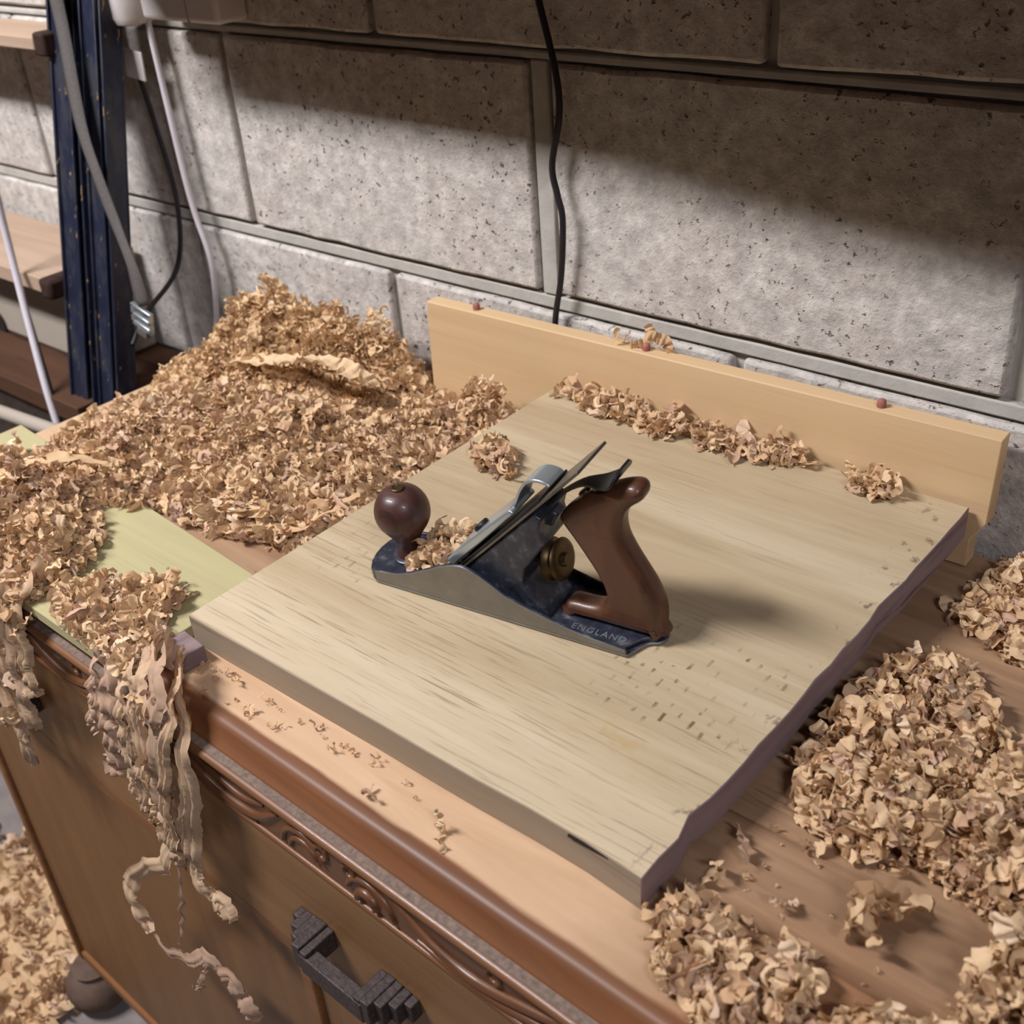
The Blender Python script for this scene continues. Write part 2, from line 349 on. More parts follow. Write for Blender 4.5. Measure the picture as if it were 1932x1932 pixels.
for r, (z0, z1) in enumerate(RZ):
    js = joints(r)
    for (xa, wa), (xb, wb) in zip(js[:-1], js[1:]):
        x0, x1 = xa + wa / 2, xb - wb / 2; k = rng.uniform(-.0012, .0012)
        poly = []
        nx = 12
        for i in range(nx): poly.append((x0 + (x1 - x0) * i / nx, z0 + rng.uniform(-.0012, .0012)))
        for i in range(4): poly.append((x1 + rng.uniform(-.001, .001), z0 + (z1 - z0) * i / 4))
        for i in range(nx): poly.append((x1 - (x1 - x0) * i / nx, z1 + rng.uniform(-.0012, .0012)))
        for i in range(4): poly.append((x0 + rng.uniform(-.001, .001), z1 - (z1 - z0) * i / 4))
        b = MB().prism(poly, WY + k, WY + .03, 'y').build('concrete_block', M['block'], wall, bevel=.004, seg=2)
    # raked mortar: slightly proud strips that leave a narrow groove round every block
    for (xa, wa) in js:
        if wa > .02: MB().box(xa - wa / 2 + .004, xa + wa / 2 - .004, WY + .003, WY + .02, z0 - .003, z1 + .003).build('mortar_joint', M['mortar'], wall, bevel=.002)
    if r + 1 < len(RZ):
        g0, g1 = z1, RZ[r + 1][0]
        if g1 - g0 > .012:
            MB().box(-3.6, 1.6, WY + .004, WY + .02, g0 + .003, g1 - .004).build('mortar_joint', M['mortar'], wall, bevel=.002)
fl = tag(MB().box(-3.6, 1.6, -1.2, WY + .1, -.96, -.86).build('floor', M['floor']), kind='structure')

# ------------------------------------------------------------------ sideboard used as the bench
SB = empty('sideboard', (-.5, .35, -.86), -.030)
tag(SB, 'old brown stained sideboard with carved drawer fronts used as the workbench', 'sideboard')
SBO = empty('tmp', (0, 0, 0)); bpy.data.objects.remove(SBO)
Z0 = .86                                    # bench top height above the floor, local
def zz(p): return [(a, b + Z0) for a, b in p]
XL, XR = -.765, .60
top_prof = [(.56, 0), (.010, 0), (.004, -.0006), (.0, -.0025), (-.003, -.007), (-.007, -.0125), (-.011, -.0165), (-.013, -.0185), (-.013, -.030), (.56, -.030)]
MB().prism(zz(top_prof), XL, XR, 'x').build('bench_top', M['bench'], SB, smooth=True)
bead_prof = [(.01, -.0185), (-.0185, -.0192), (-.0212, -.0198), (-.0232, -.0212), (-.0240, -.0233), (-.0232, -.0256), (-.0208, -.0272), (-.017, -.0282), (-.0137, -.0292), (-.0125, -.032), (.01, -.032)]
MB().prism(zz([(-.0125, -.0184), (-.0195, -.0190), (-.0195, -.0186), (-.0125, -.0178)]), XL, XR, 'x').build('ledge_dust', M['dust'], SB)  # pale strip paints the lamp's sheen on the dusty ledge
MB().prism(zz(bead_prof), XL, XR, 'x').build('bead_moulding', M['bead'], SB, smooth=True)
MB().box(XL + .004, XR - .004, .0, .54, Z0 - .785, Z0 - .0302).build('carcass', M['stain'], SB, bevel=.002)
# drawers
def drawer(x0, x1, hx, ornament):
    d = MB().box(x0, x1, -.011, .0005, Z0 - .226, Z0 - .080).build('drawer', M['front'], SB, bevel=.0015)
    f = MB().box(x0, x1, -.0135, .0005, Z0 - .0795, Z0 - .0335).build('carved_frieze', M['carved'], d, bevel=.001)
    MB().tube([(x0, -.0135, Z0 - .079), (x1, -.0135, Z0 - .079)], .0028, 8).build('frieze_bead', M['bead'], d, smooth=True)
    for nm, pts, rad in ornament:
        path = spline([(x, -.0135, Z0 + z) for x, z in pts], max(10, 6 * len(pts)))
        n = len(path); rr = [rad * (.35 + .65 * math.sin(math.pi * (i + .5) / n) ** .6) for i in range(n)] if nm == 'carved_leaf' else rad
        MB().tube(path, rr, 8).build(nm, M['carved'], d, smooth=True)
    # cast stepped pull
    h = MB()
    for s in (-1, 1):
        e = hx + s * .036
        for k, (dep, ww) in enumerate(((.031, .0095), (.025, .009), (.018, .009), (.010, .008))):
            a = e + s * (k * .0088); h.box(min(a, a + s * ww), max(a, a + s * ww), -.011 - dep, -.0108, Z0 - .178 + k * .0012, Z0 - .152 - k * .0012)
        h.box(min(e - s * .008, e), max(e - s * .008, e), -.042, -.0108, Z0 - .176, Z0 - .154)
    h.box(hx - .037, hx + .037, -.043, -.030, Z0 - .180, Z0 - .158)
    h.build('handle', M['iron'], d, bevel=.0012)
    return d
def arc(cx, cz, r, a0, a1, n=9): return [(cx + r * math.cos(math.radians(a0 + (a1 - a0) * i / (n - 1))), cz + r * math.sin(math.radians(a0 + (a1 - a0) * i / (n - 1)))) for i in range(n)]
def orn(c):
    return [('carved_leaf', [(c - .245, -.040), (c - .20, -.054), (c - .15, -.068), (c - .10, -.066), (c - .066, -.044)], .0048),
            ('carved_leaf', [(c - .255, -.052), (c - .20, -.066), (c - .145, -.0755), (c - .10, -.0735)], .0040),
            ('carved_leaf', [(c - .17, -.047), (c - .12, -.055), (c - .085, -.047)], .0030),
            ('carved_scroll', arc(c - .040, -.073, .026, 172, 20), .0028), ('carved_scroll', arc(c - .040, -.073, .017, 172, 20), .0026),
            ('carved_ring', arc(c - .016, -.052, .0062, 0, 350, 12), .0024), ('carved_ring', arc(c + .016, -.050, .0062, 0, 350, 12), .0024),
            ('carved_dome', arc(c + .032, -.0725, .010, 178, 2, 7), .0042),
            ('carved_scroll', arc(c + .036, -.075, .026, 160, 8), .0028),
            ('carved_leaf', [(c + .062, -.044), (c + .10, -.062), (c + .14, -.068), (c + .19, -.055), (c + .235, -.040)], .0048),
            ('carved_leaf', [(c + .085, -.072), (c + .14, -.0755), (c + .19, -.066), (c + .25, -.052)], .0040),
            ('carved_ring', arc(c + .160, -.048, .006, 0, 350, 12), .0022)]
drawer(-.752, -.331, -.585, orn(-.54)); drawer(-.319, .293, -.013, orn(-.013)); drawer(.305, .596, .45, orn(.45))
for xs in (-.331, .293): MB().box(xs + .0005, xs + .0115, -.002, .002, Z0 - .226, Z0 - .034).build('drawer_gap', M['slit'], SB)
MB().box(XL + .004, XR - .004, -.009, .0005, Z0 - .252, Z0 - .2285).build('drawer_rail', M['stain'], SB, bevel=.003)
for x0, x1 in ((-.748, -.118), (-.100, .5)):
    dd = MB().box(x0, x1, -.004, .0005, Z0 - .765, Z0 - .256).build('door', M['panel'], SB, bevel=.002)
MB().box(-.117, -.101, -.010, .0005, Z0 - .785, Z0 - .2525).build('door_stile', M['stain'], SB, bevel=.002)
MB().box(XL + .001, -.7485, -.010, .0005, Z0 - .785, Z0 - .2525).build('corner_stile', M['stain'], SB, bevel=.003)
MB().box(-.7484, -.1172, -.009, .0005, Z0 - .785, Z0 - .767).build('bottom_rail', M['stain'], SB, bevel=.003)
for fx, fy in ((-.733, -.004), (.55, -.004), (-.733, .47), (.55, .47)):
    MB().lathe([(.018, 0), (.032, .004), (.043, .018), (.047, .034), (.043, .052), (.033, .064), (.026, .068), (.030, .0745)], 28, Matrix.Translation((fx, fy, 0))).build('bun_foot', M['dusty'], SB, smooth=True)

# ------------------------------------------------------------------ pine upstand against the wall
up = MB(); tf, tb = .878, .897
outline = [(-.911, .0), (-.906, .123), (-.60, .1275), (-.249, .132), (-.250, .050), (-.262, .030), (-.262, .001)]
up.prism(outline, tf, tb, 'y')
UP = up.build('pine_upstand', M['pine'], bevel=.0012); tag(UP, 'long pale pine board standing on edge against the block wall', 'board')
for px_, pz_ in ((-.836, .1238), (-.607, .1271), (-.358, .1302)):
    MB().lathe([(.0042, -.004), (.0042, .004), (.0036, .0068), (.0015, .0082)], 12, Matrix.Translation((px_, .887, pz_))).build('wooden_plug', M['plug'], UP, smooth=True)

# ------------------------------------------------------------------ oak panel being planed
K = (.065 - .03) / (.873 - .404)
A0 = Vector((-.758, .406, 0))
def ztop(y): return .030 + K * (y - .404)
rr = random.Random(3)
oaksh = [(0, 0)]
oaksh += [(.475 * i / 10, rr.uniform(-.0006, .0006)) for i in range(1, 10)]
oaksh += [(.4752, -.004)]
for i in range(1, 24):
    t = i / 24; j = rr.uniform(-.0009, .0009)
    if i == 3: j = -.0045
    if i in (4, 11, 16): j -= .0018
    oaksh.append((.4752 + (.493 - .4752) * t + j, -.004 + .471 * t))
oaksh += [(.493, .467), (.37, .4665), (.2, .464), (.042, .4610)]
b = MB(); n = len(oaksh); TH = .030
vs = [A0 + Vector((x, y, ztop(y + A0.y) - TH)) - A0 for x, y in oaksh] + [Vector((x, y, ztop(y + A0.y))) for x, y in oaksh]
b.v = [tuple(v) for v in vs]
for i in range(n):
    j = (i + 1) % n; b.f.append((i, j, n + j, n + i)); b.m.append(2 if 10 <= i < 34 else 1)
b.f.append(tuple(reversed(range(n)))); b.m.append(1); b.f.append(tuple(range(n, 2 * n))); b.m.append(0)
OAK = b.build('oak_panel', [M['oak'], M['oak_edge'], M['oak_end']], bevel=.0008, seg=1, ang=50); OAK.location = A0
MB().box(.415, .4737, -.0019, .0006, .0272, .0286).build('split', M['slit'], OAK)
tag(OAK, 'large flat pale oak panel lying on the bench beneath the hand plane', 'board')

# ------------------------------------------------------------------ other timber on the bench
g = MB().prism([(-1.275, .352), (-.765, .337), (-.766, .490), (-.785, .494), (-1.272, .537)], .0005, .0125, 'z').build('green_plank', M['green_wood'], bevel=.001)
tag(g, 'pale green treated plank lying under shavings beside the oak panel', 'plank')
o = MB().box(-.016, .016, -.012, .012, 0, .017).build('offcut', M['oak_end'], bevel=.0012); o.location = (-.744, .386, .0004); o.rotation_euler = (0, 0, -.1)
tag(o, 'small dark grey stub of wood by the corner of oak panel and green plank', 'offcut')

# ------------------------------------------------------------------ the bench plane
UX = Vector((0.98840252, 0.1514356, 0.01130116)); N = Vector((0, -.07441992, .99722699)); UY = N.cross(UX).normalized(); N = UX.cross(UY).normalized()
HP = empty('hand_plane'); A = Vector((-0.64362273, 0.52554225, 0.03907032)) + N * .0004
HP.matrix_world = Matrix(((UX.x, UY.x, N.x, A.x), (UX.y, UY.y, N.y, A.y), (UX.z, UY.z, N.z, A.z), (0, 0, 0, 1)))
tag(HP, 'metal bench plane with dark wooden knob and handle resting on oak panel', 'hand plane')
mm = .001
def S(pts): return [(a * mm, b * mm) for a, b in pts]
W_ = 63
toe = [(0, 0), (-7, 4), (-12, 12), (-15, 22), (-16, 31.5), (-15, 41), (-12, 51), (-7, 59), (0, 63)]
heel = [(241, 63), (249, 46), (252, 43), (257, 41), (261, 36), (262, 31.5), (261, 27), (257, 22), (252, 20), (249, 17), (241, 0)]
plan = toe + heel
body = MB()
body.prism(S(plan), 0, 3.2 * mm, 'z', 0, (0, 1))                     # ground sole
toe_pl = [(x * .97, min(62.2, max(.8, y))) for x, y in toe] + [(26, 62.2), (26, .8)]
cheek = [(0, 2.8), (0, 14), (8, 14.5), (22, 16.5), (38, 22), (56, 31), (73, 40), (84, 44.5), (94, 46), (103, 44.5), (112, 41), (122, 35), (133, 28.5), (143, 24.5), (155, 21), (171, 17), (185, 13.5), (200, 11), (218, 9), (240, 8), (241, 2.8)]
body.prism(S([(x, y) for x, y in toe_pl]), 2.8 * mm, 13 * mm, 'z', 1)
body.prism(S([(20, 2), (236, 2), (246, 18), (250, 21), (256, 23), (259, 31.5), (256, 40), (250, 42), (246, 45), (236, 61), (20, 61)]), 2.8 * mm, 7.2 * mm, 'z', 1)
BODY = body.build('body', [M['steel'], M['japan']], HP, bevel=.0012, seg=2)
for y0, y1, out in ((0, 3.6, 0), (59.4, 63, 1)):
    c = MB().prism(S(cheek), y0 * mm, y1 * mm, 'y', 1, (0, 1) if out == 0 else (1, 0))
    c.build('side_wall', [M['steel'], M['japan']], HP, bevel=.0011, seg=2)
# frog
TH_ = math.radians(45.6); D = Vector((math.cos(TH_), 0, math.sin(TH_))); Q = Vector((-math.sin(TH_), 0, math.cos(TH_))); P0 = Vector((60, 0, 5))
def sl(s, off): v = P0 + D * s + Q * off; return (v.x, v.z)
frog = [sl(14, -.8), sl(148, -.8), sl(150, -9), sl(140, -14), sl(132, -26), (150, 52), (146, 36), (152, 24), (166, 12), (168, 7), (100, 7)]
MB().prism(S(frog), 10 * mm, 53 * mm, 'y').build('frog', M['japan'], HP, bevel=.0018, seg=2)
MB().prism(S([sl(134, -9), sl(150, -9), sl(152, -16), sl(138, -20)]), 24 * mm, 39 * mm, 'y').build('frog_lug', M['japan'], HP, bevel=.002)
def slab(name, s0, s1, o0, o1, y0, y1, mat, bev=.0005, parent=HP):
    return MB().prism(S([sl(s0, o0), sl(s1, o0), sl(s1, o1), sl(s0, o1)]), y0 * mm, y1 * mm, 'y').build(name, mat, parent, bevel=bev)
BL = slab('blade', 0, 213, 0, 2.4, 9, 54, M['blade'])
slab('chip_breaker', 3, 164, 2.6, 4.6, 9, 54, M['dark_steel'])
MB().prism(S([sl(3, 4.6), sl(6, 7.4), sl(13, 7.8), sl(20, 4.6)]), 9 * mm, 54 * mm, 'y').build('breaker_hump', M['dark_steel'], HP, smooth=True)
# lever cap, wide at the mouth, waisted towards the cam
lc = MB(); secs = [(4, 46, 5.2, 9), (12, 46, 5.2, 13.5), (24, 45, 6, 15), (45, 44, 7, 15.5), (70, 42, 7, 15), (98, 39, 7, 14), (120, 36, 7, 13), (128, 35, 7, 12)]
b0 = 0
for s, wd, lo, hi in secs:
    for yy, off in ((31.5 - wd / 2, lo), (31.5 + wd / 2, lo), (31.5 + wd / 2, hi), (31.5 - wd / 2, hi)):
        x, z = sl(s, off); lc.v.append((x * mm, yy * mm, z * mm))
for i in range(len(secs) - 1):
    for k in range(4):
        j = (k + 1) % 4; lc.f.append((i * 4 + k, i * 4 + j, i * 4 + 4 + j, i * 4 + 4 + k)); lc.m.append(0)
lc.f.append((0, 1, 2, 3)); lc.f.append(tuple(4 * (len(secs) - 1) + k for k in (3, 2, 1, 0))); lc.m += [0, 0]
LC = lc.build('lever_cap', M['chrome'], HP, bevel=.0018, seg=3)
camp = spline([(*sl(120, 12.5), 0), (*sl(131, 14), 0), (*sl(143, 18.5), 0), (*sl(155, 20.5), 0), (*sl(165, 17), 0), (*sl(171, 10), 0), (*sl(172, 5.5), 0)], 22)
arch = [(v.x, v.y) for v in camp]; inner = []
for i, v in enumerate(camp):
    tdir = (camp[min(i + 1, 21)] - camp[max(i - 1, 0)]).normalized(); nn = Vector((tdir.y, -tdir.x, 0)); inner.append((v.x + nn.x * 2.6, v.y + nn.y * 2.6))
MB().prism(S(arch + inner[::-1]), 20 * mm, 43 * mm, 'y').build('cam_lever', M['chrome'], LC, bevel=.0006)
Rq = Matrix((( Q.z, 0, Q.x, 0), (0, 1, 0, 0), (-Q.x, 0, Q.z, 0), (0, 0, 0, 1)))
x, z = sl(72, 15); MB().lathe([(.0072, -.001), (.0072, .0022), (.006, .0034), (.001, .0036)], 20, Matrix.Translation((x * mm, .0315, z * mm)) @ Rq).build('cap_screw', M['dark_steel'], LC, smooth=True)
# lateral lever with a curled thumb disc
lat = spline([(*sl(120, -3), 0), (*sl(165, -4), 0), (*sl(190, -8), 0), (*sl(206, -17), 0), (*sl(219, -21), 0), (*sl(229, -17), 0)], 20)
lm = MB(); b = 0; hw = [5, 5, 5, 5, 5, 5, 5.2, 5.6, 6.2, 7.2, 8.6, 10.4, 12.4, 14, 15.2, 15.8, 15.8, 15, 13, 9]
for i, v in enumerate(lat):
    tdir = (lat[min(i + 1, 19)] - lat[max(i - 1, 0)]).normalized(); nn = Vector((tdir.y, -tdir.x, 0))
    for yy, k in ((-hw[i], 0), (hw[i], 0), (hw[i], 2.0), (-hw[i], 2.0)): lm.v.append(((v.x + nn.x * k) * mm, (31.5 + yy) * mm, (v.y + nn.y * k) * mm))
for i in range(19):
    for k in range(4):
        j = (k + 1) % 4; lm.f.append((i * 4 + k, i * 4 + j, i * 4 + 4 + j, i * 4 + 4 + k)); lm.m.append(0)
lm.f.append((3, 2, 1, 0)); lm.f.append((76, 77, 78, 79)); lm.m += [0, 0]
lm.build('lateral_lever', M['dark_steel'], HP, smooth=True)
# brass depth wheel
MX = Matrix.Rotation(math.radians(90 - 12), 4, 'Y')
wh = MB(); prof = [(.003, -.007), (.014, -.007), (.0165, -.006), (.0178, -.0042), (.0150, -.0025), (.0135, 0), (.0150, .0025), (.0178, .0042), (.0165, .006), (.013, .007), (.006, .0065), (.005, .010), (.001, .010)]
wh.lathe(prof, 30, Matrix.Translation((.168, .0315, .053)) @ MX).build('depth_wheel', M['brass'], HP, smooth=True)
MB().tube([(.146, .0315, .049), (.162, .0315, .052)], .0045, 12).build('wheel_stud', M['dark_steel'], HP, smooth=True)
# rear handle
tote = [(176, 7.4), (174.5, 13), (177, 18.5), (185, 20), (198, 20.5), (208, 23.5), (213, 31), (212.5, 42), (208, 54), (200, 68), (190, 84), (181, 97), (179, 103), (186, 112), (196, 121), (208, 130), (222, 138), (236, 144.5), (246, 146), (251, 141.5), (249.5, 134), (241, 126.5), (234.5, 118), (231.5, 108), (232.5, 95), (238, 82), (246, 68), (254, 54), (259, 41), (261, 28), (260, 15), (257, 7.4)]
TO = curve_solid('handle', S(tote), .0118, .0085, M['tote'], HP, center=.0315, smooth_pts=3)
MB().lathe([(.0055, 0), (.0055, .0018), (.004, .0026), (.0008, .0028)], 18, Matrix.Translation((.200, .0315, .1255)) @ Matrix.Rotation(math.radians(-38), 4, 'Y')).build('handle_nut', M['brass'], TO, smooth=True)
# front knob
kn = [(13.5, 7), (14, 9), (13.2, 12), (11.6, 17), (10.6, 23), (10.8, 29), (12.6, 35), (16.5, 41.5), (20.8, 48), (23.4, 54), (24.2, 60), (23.4, 66.5), (20.8, 73), (16.5, 78.6), (11, 82), (5, 83.4), (.5, 83.7)]
kp = spline([(r, z, 0) for r, z in kn], 52)
KN = MB().lathe([(max(.0004, v.x * mm), v.y * mm) for v in kp], 40, Matrix.Translation((.0175, .0315, 0))).build('knob', M['rosewood'], HP, smooth=True)
MB().lathe([(.0058, .0825), (.0058, .0845), (.0048, .0850), (.0042, .0842), (.0005, .0840)], 24, Matrix.Translation((.0175, .0315, 0))).build('knob_nut', M['brass'], KN, smooth=True)
MB().lathe([(.0158, .007), (.0158, .0095), (.0145, .0105)], 28, Matrix.Translation((.0175, .0315, .0058))).build('knob_seat', M['japan'], HP, smooth=True)
# raised maker's country on the casting
fc = bpy.data.curves.new('tmp', 'FONT'); fc.body = 'ENGLAND'; fc.size = .0088; fc.extrude = .0005; fc.space_character = 1.25; fc.align_x = 'LEFT'
ft = bpy.data.objects.new('tmp', fc); COL.objects.link(ft); dg = bpy.context.evaluated_depsgraph_get(); dg.update()
fm = bpy.data.meshes.new_from_object(ft.evaluated_get(dg)); bpy.data.objects.remove(ft); bpy.data.curves.remove(fc)
fm.materials.clear(); fm.materials.append(M['worn_letter']); fm.name = 'raised_lettering'
fo = bpy.data.objects.new('raised_lettering', fm); COL.objects.link(fo); fo.parent = HP; fo.location = (.188, .0074, .0073)

# ------------------------------------------------------------------ wood shavings
def ribbon(path, width, seed, crinkle=.0012, freq=26, nw=3, twist=0., up=(0, 0, 1), ragged=.25, sway=.5):
    """thin crinkled strip along a path: verts, faces"""
    r = random.Random(seed); P = [Vector(p) for p in path]; n = len(P); vs = []; fs = []; ph = r.uniform(0, 6)
    u = Vector(up)
    for i in range(n):
        t = (P[min(i + 1, n - 1)] - P[max(i - 1, 0)]).normalized(); s = t.cross(u)
        if s.length < .05: s = t.orthogonal()
        s.normalize(); nrm = s.cross(t); a = twist * i / n + sway * math.sin(ph + i * 12.2 / n)
        s2 = s * math.cos(a) + nrm * math.sin(a); n2 = nrm * math.cos(a) - s * math.sin(a)
        f = i / (n - 1); taper = min(1, .8 + 6 * f, .8 + 6 * (1 - f)); wl = width * taper * (1 + ragged * (.6 * math.sin(ph + 5 * f) + r.uniform(-.5, .5))); wr = width * taper * (1 + ragged * (.6 * math.sin(2 + ph + 4 * f) + r.uniform(-.5, .5)))
        cr = crinkle * .9 * math.asin(math.sin(ph + freq * f * 6.283)) + r.uniform(-.3, .3) * crinkle
        for k in range(nw):
            q = k / (nw - 1) - .5; e = (wl if q < 0 else wr) * q
            vs.append(P[i] + s2 * e + n2 * (cr * (1 + .5 * math.sin(k * 2 + i)) + width * .25 * (q * q * 4 - .5) * .5))
    for i in range(n - 1):
        for k in range(nw - 1): a = i * nw + k; fs.append((a, a + 1, a + nw + 1, a + nw))
    return vs, fs

def curl_proto(seed, broad):
    """one curled shaving round the origin, about 10 mm radius before scaling"""
    r = random.Random(seed); n = r.choice((20, 24, 27)) if broad else r.choice((12, 14, 16))
    R0 = r.uniform(.0045, .012) if broad else r.uniform(.0028, .006)
    flat = broad and seed % 16 not in (3, 7, 12, 15)
    turns = r.uniform(.5, 1.5) if broad else r.uniform(.8, 2.2); drift = r.uniform(.004, .032); grow = r.uniform(-.4, .6)
    wd = r.uniform(.006, .0115) if broad else r.uniform(.003, .0065)
    if flat: n = 30; R0 = r.uniform(.010, .022); turns = r.uniform(.025, .042) / (6.283 * R0); grow = r.uniform(-.5, .2); drift = r.uniform(0, .010); wd = r.uniform(.0075, .0135)
    path = []
    for i in range(n):
        f = i / (n - 1); a = f * turns * 6.283; R = R0 * (1 + grow * f) * (1 + .18 * math.sin(3 * a + seed)); path.append(Vector((R * math.cos(a), drift * (f - .5) + .002 * math.sin(5 * f + seed), R * math.sin(a))))
    c = sum(path, Vector()) / n; path = [p - c for p in path]
    return ribbon(path, wd, seed, crinkle=r.uniform(.0009, .0018) if flat else r.uniform(.0007, .0016) if broad else r.uniform(.0004, .001), freq=r.uniform(4, 8) if broad else r.uniform(2.5, 4.5), nw=3, twist=r.uniform(-.8, .8), up=(0, 1, 0.01), ragged=.12)
def flip_up(vf): return vf
FINE = [curl_proto(100 + i, False) for i in range(16)]; BROAD = [curl_proto(300 + i, True) for i in range(16)]
FINE_N = [(np.array([tuple(v) for v in a]), np.array(b)) for a, b in FINE]; BROAD_N = [(np.array([tuple(v) for v in a]), np.array(b)) for a, b in BROAD]

def mesh_np(name, v, f, mat, smooth=True):
    me = bpy.data.meshes.new(name); me.vertices.add(len(v)); me.vertices.foreach_set('co', v.astype(np.float32).ravel())
    k = f.shape[1]; me.loops.add(f.size); me.loops.foreach_set('vertex_index', f.astype(np.int32).ravel()); me.polygons.add(len(f))
    me.polygons.foreach_set('loop_start', np.arange(0, f.size, k, dtype=np.int32)); me.polygons.foreach_set('loop_total', np.full(len(f), k, dtype=np.int32))
    me.update(calc_edges=True); me.validate(); me.polygons.foreach_set('use_smooth', [smooth] * len(f)); me.materials.append(mat); return me
SHM = {}
def shaving_mesh(kind, i, mat):
    key = (kind, i, mat.name)
    if key not in SHM:
        v, f = (BROAD_N if kind else FINE_N)[i]; SHM[key] = mesh_np('wood_shaving', v, f, mat)
    return SHM[key]
def single(loc, label, kind=1, idx=0, scale=1., rot=None, group=None, mat=None, r=None):
    r = r or rng
    o = bpy.data.objects.new('wood_shaving', shaving_mesh(kind, idx, mat or M['shav'])); COL.objects.link(o); o.scale = (scale,) * 3
    o.rotation_euler = rot or (r.uniform(0, 6.28), r.uniform(0, 6.28), r.uniform(0, 6.28))
    Rm = o.rotation_euler.to_matrix(); v = np.array(Rm) @ ((BROAD_N if kind else FINE_N)[idx][0].T * scale)
    o.location = (loc[0], loc[1], loc[2] - v[2].min() if len(loc) < 4 else loc[2])
    return tag(o, label, 'wood shaving', group)
def inside(p, poly):
    x, y = p; c = False; n = len(poly)
    for i in range(n):
        (x1, y1), (x2, y2) = poly[i], poly[i - 1]
        if (y1 > y) != (y2 > y) and x < (x2 - x1) * (y - y1) / (y2 - y1) + x1: c = not c
    return c
def edge_d(p, poly):
    m = 9.; n = len(poly)
    for i in range(n):
        ax, ay = poly[i]; bx, by = poly[i - 1]; dx, dy = bx - ax, by - ay; t = max(0, min(1, ((p[0] - ax) * dx + (p[1] - ay) * dy) / (dx * dx + dy * dy + 1e-12)))
        m = min(m, math.hypot(p[0] - ax - t * dx, p[1] - ay - t * dy))
    return m
def board_z(x, y):
    """height of whatever lies under a shaving at x, y"""
    xl = -.758 + (y - .406) * .09; xr = -.283 + (y - .402) * .038
    if .402 < y < .868 and xl < x < xr: return ztop(y) + .0005
    if .345 < y < .50 and -1.27 < x < -.766: return .013
    return .0005
def pile(name, label, poly, peaks, n, broad, seed, base=None, size=(.8, 1.3), floor_h=.007, fade=.03, core=True, extra=0, ind_label=None, group=None, mat=None, lump=.35):
    r = random.Random(seed); base = base or board_z; mat = mat or M['shav']
    xs = [p[0] for p in poly]; ys = [p[1] for p in poly]
    def h(x, y):
        v = max([pk[2] * math.exp(-((x - pk[0]) ** 2 + (y - pk[1]) ** 2) / (2 * pk[3] ** 2)) for pk in peaks] + [floor_h])
        v *= 1 + lump * 2 * mnoise.noise(Vector((x * 22, y * 22, seed)))
        return max(.003, v) * min(1, .18 + edge_d((x, y), poly) / fade)
    V = []; F = []; cnt = 0; cand = []
    made = 0
    while made < n:
        x, y = r.uniform(min(xs), max(xs)), r.uniform(min(ys), max(ys))
        if not inside((x, y), poly): continue
        made += 1
        kb = r.random() < broad; bank = BROAD_N if kb else FINE_N; i = r.randrange(16); s = r.uniform(*size)
        hh = h(x, y); z = base(x, y) + max(.003 * s, hh * (1 - .75 * r.random() ** 1.6))
        R = np.array(Matrix.Rotation(r.uniform(0, 6.28), 3, 'Z') @ Matrix.Rotation(r.gauss(0, .8), 3, 'X') @ Matrix.Rotation(r.uniform(0, 6.28), 3, 'Y'))
        v, f = bank[i]; vv = (R @ (v.T * s)).T + np.array((x, y, z)); lo = vv[:, 2].min() - base(x, y)
        if lo < 0: vv[:, 2] -= lo
        if extra and z - base(x, y) > hh * .82 and kb: cand.append((r.random(), x, y, z, i, s))
        V.append(vv); F.append(f + cnt); cnt += len(v)
    if core:
        st = .009; nx = int((max(xs) - min(xs)) / st) + 2; ny = int((max(ys) - min(ys)) / st) + 2; g = -np.ones((nx, ny), int); cv = []
        for a in range(nx):
            for b in range(ny):
                x, y = min(xs) + a * st, min(ys) + b * st
                if inside((x, y), poly) and edge_d((x, y), poly) > .012: g[a, b] = len(cv); cv.append((x, y, base(x, y) + h(x, y) * .5 + r.uniform(-.002, .001)))
        cf = [(g[a, b], g[a + 1, b], g[a + 1, b + 1], g[a, b + 1]) for a in range(nx - 1) for b in range(ny - 1) if min(g[a, b], g[a + 1, b], g[a + 1, b + 1], g[a, b + 1]) >= 0]
        if cf: V.append(np.array(cv)); F.append(np.array(cf) + cnt)
    o = bpy.data.objects.new(name, mesh_np(name, np.concatenate(V), np.concatenate(F), mat)); COL.objects.link(o); tag(o, label, 'wood shavings', None, 'stuff')
    cand.sort()
    for k, x, y, z, i, s in cand[:extra]:
        single((x, y, z - .002, 1), ind_label, 1, i, s * r.uniform(1.0, 1.35), group=group, mat=mat, r=r)
    return o
PA = [(-1.19, .50), (-1.235, .60), (-1.238, .72), (-1.263, .745), (-1.275, .895), (-.918, .895), (-.905, .868), (-.73, .864), (-.738, .78), (-.742, .70), (-.765, .60), (-.79, .555), (-.86, .53), (-.96, .515), (-1.03, .47), (-1.10, .42)]
pile('shaving_heap', 'big golden heap of shavings piled against the block wall beside the pine upstand', [(-1.235, .70), (-1.263, .745), (-1.275, .895), (-.918, .895), (-.905, .868), (-.905, .80), (-1.0, .755)],
     [(-1.175, .865, .108, .055), (-1.06, .86, .098, .06), (-.985, .86, .090, .040), (-1.13, .79, .055, .07), (-1.24, .83, .03, .05), (-.93, .84, .05, .03)], 2600, .25, 11, size=(.6, .95), extra=20,
     ind_label='golden curled shaving in the tall heap against the block wall', group='shavings in the tall heap by the wall', mat=M['shav_gold'])
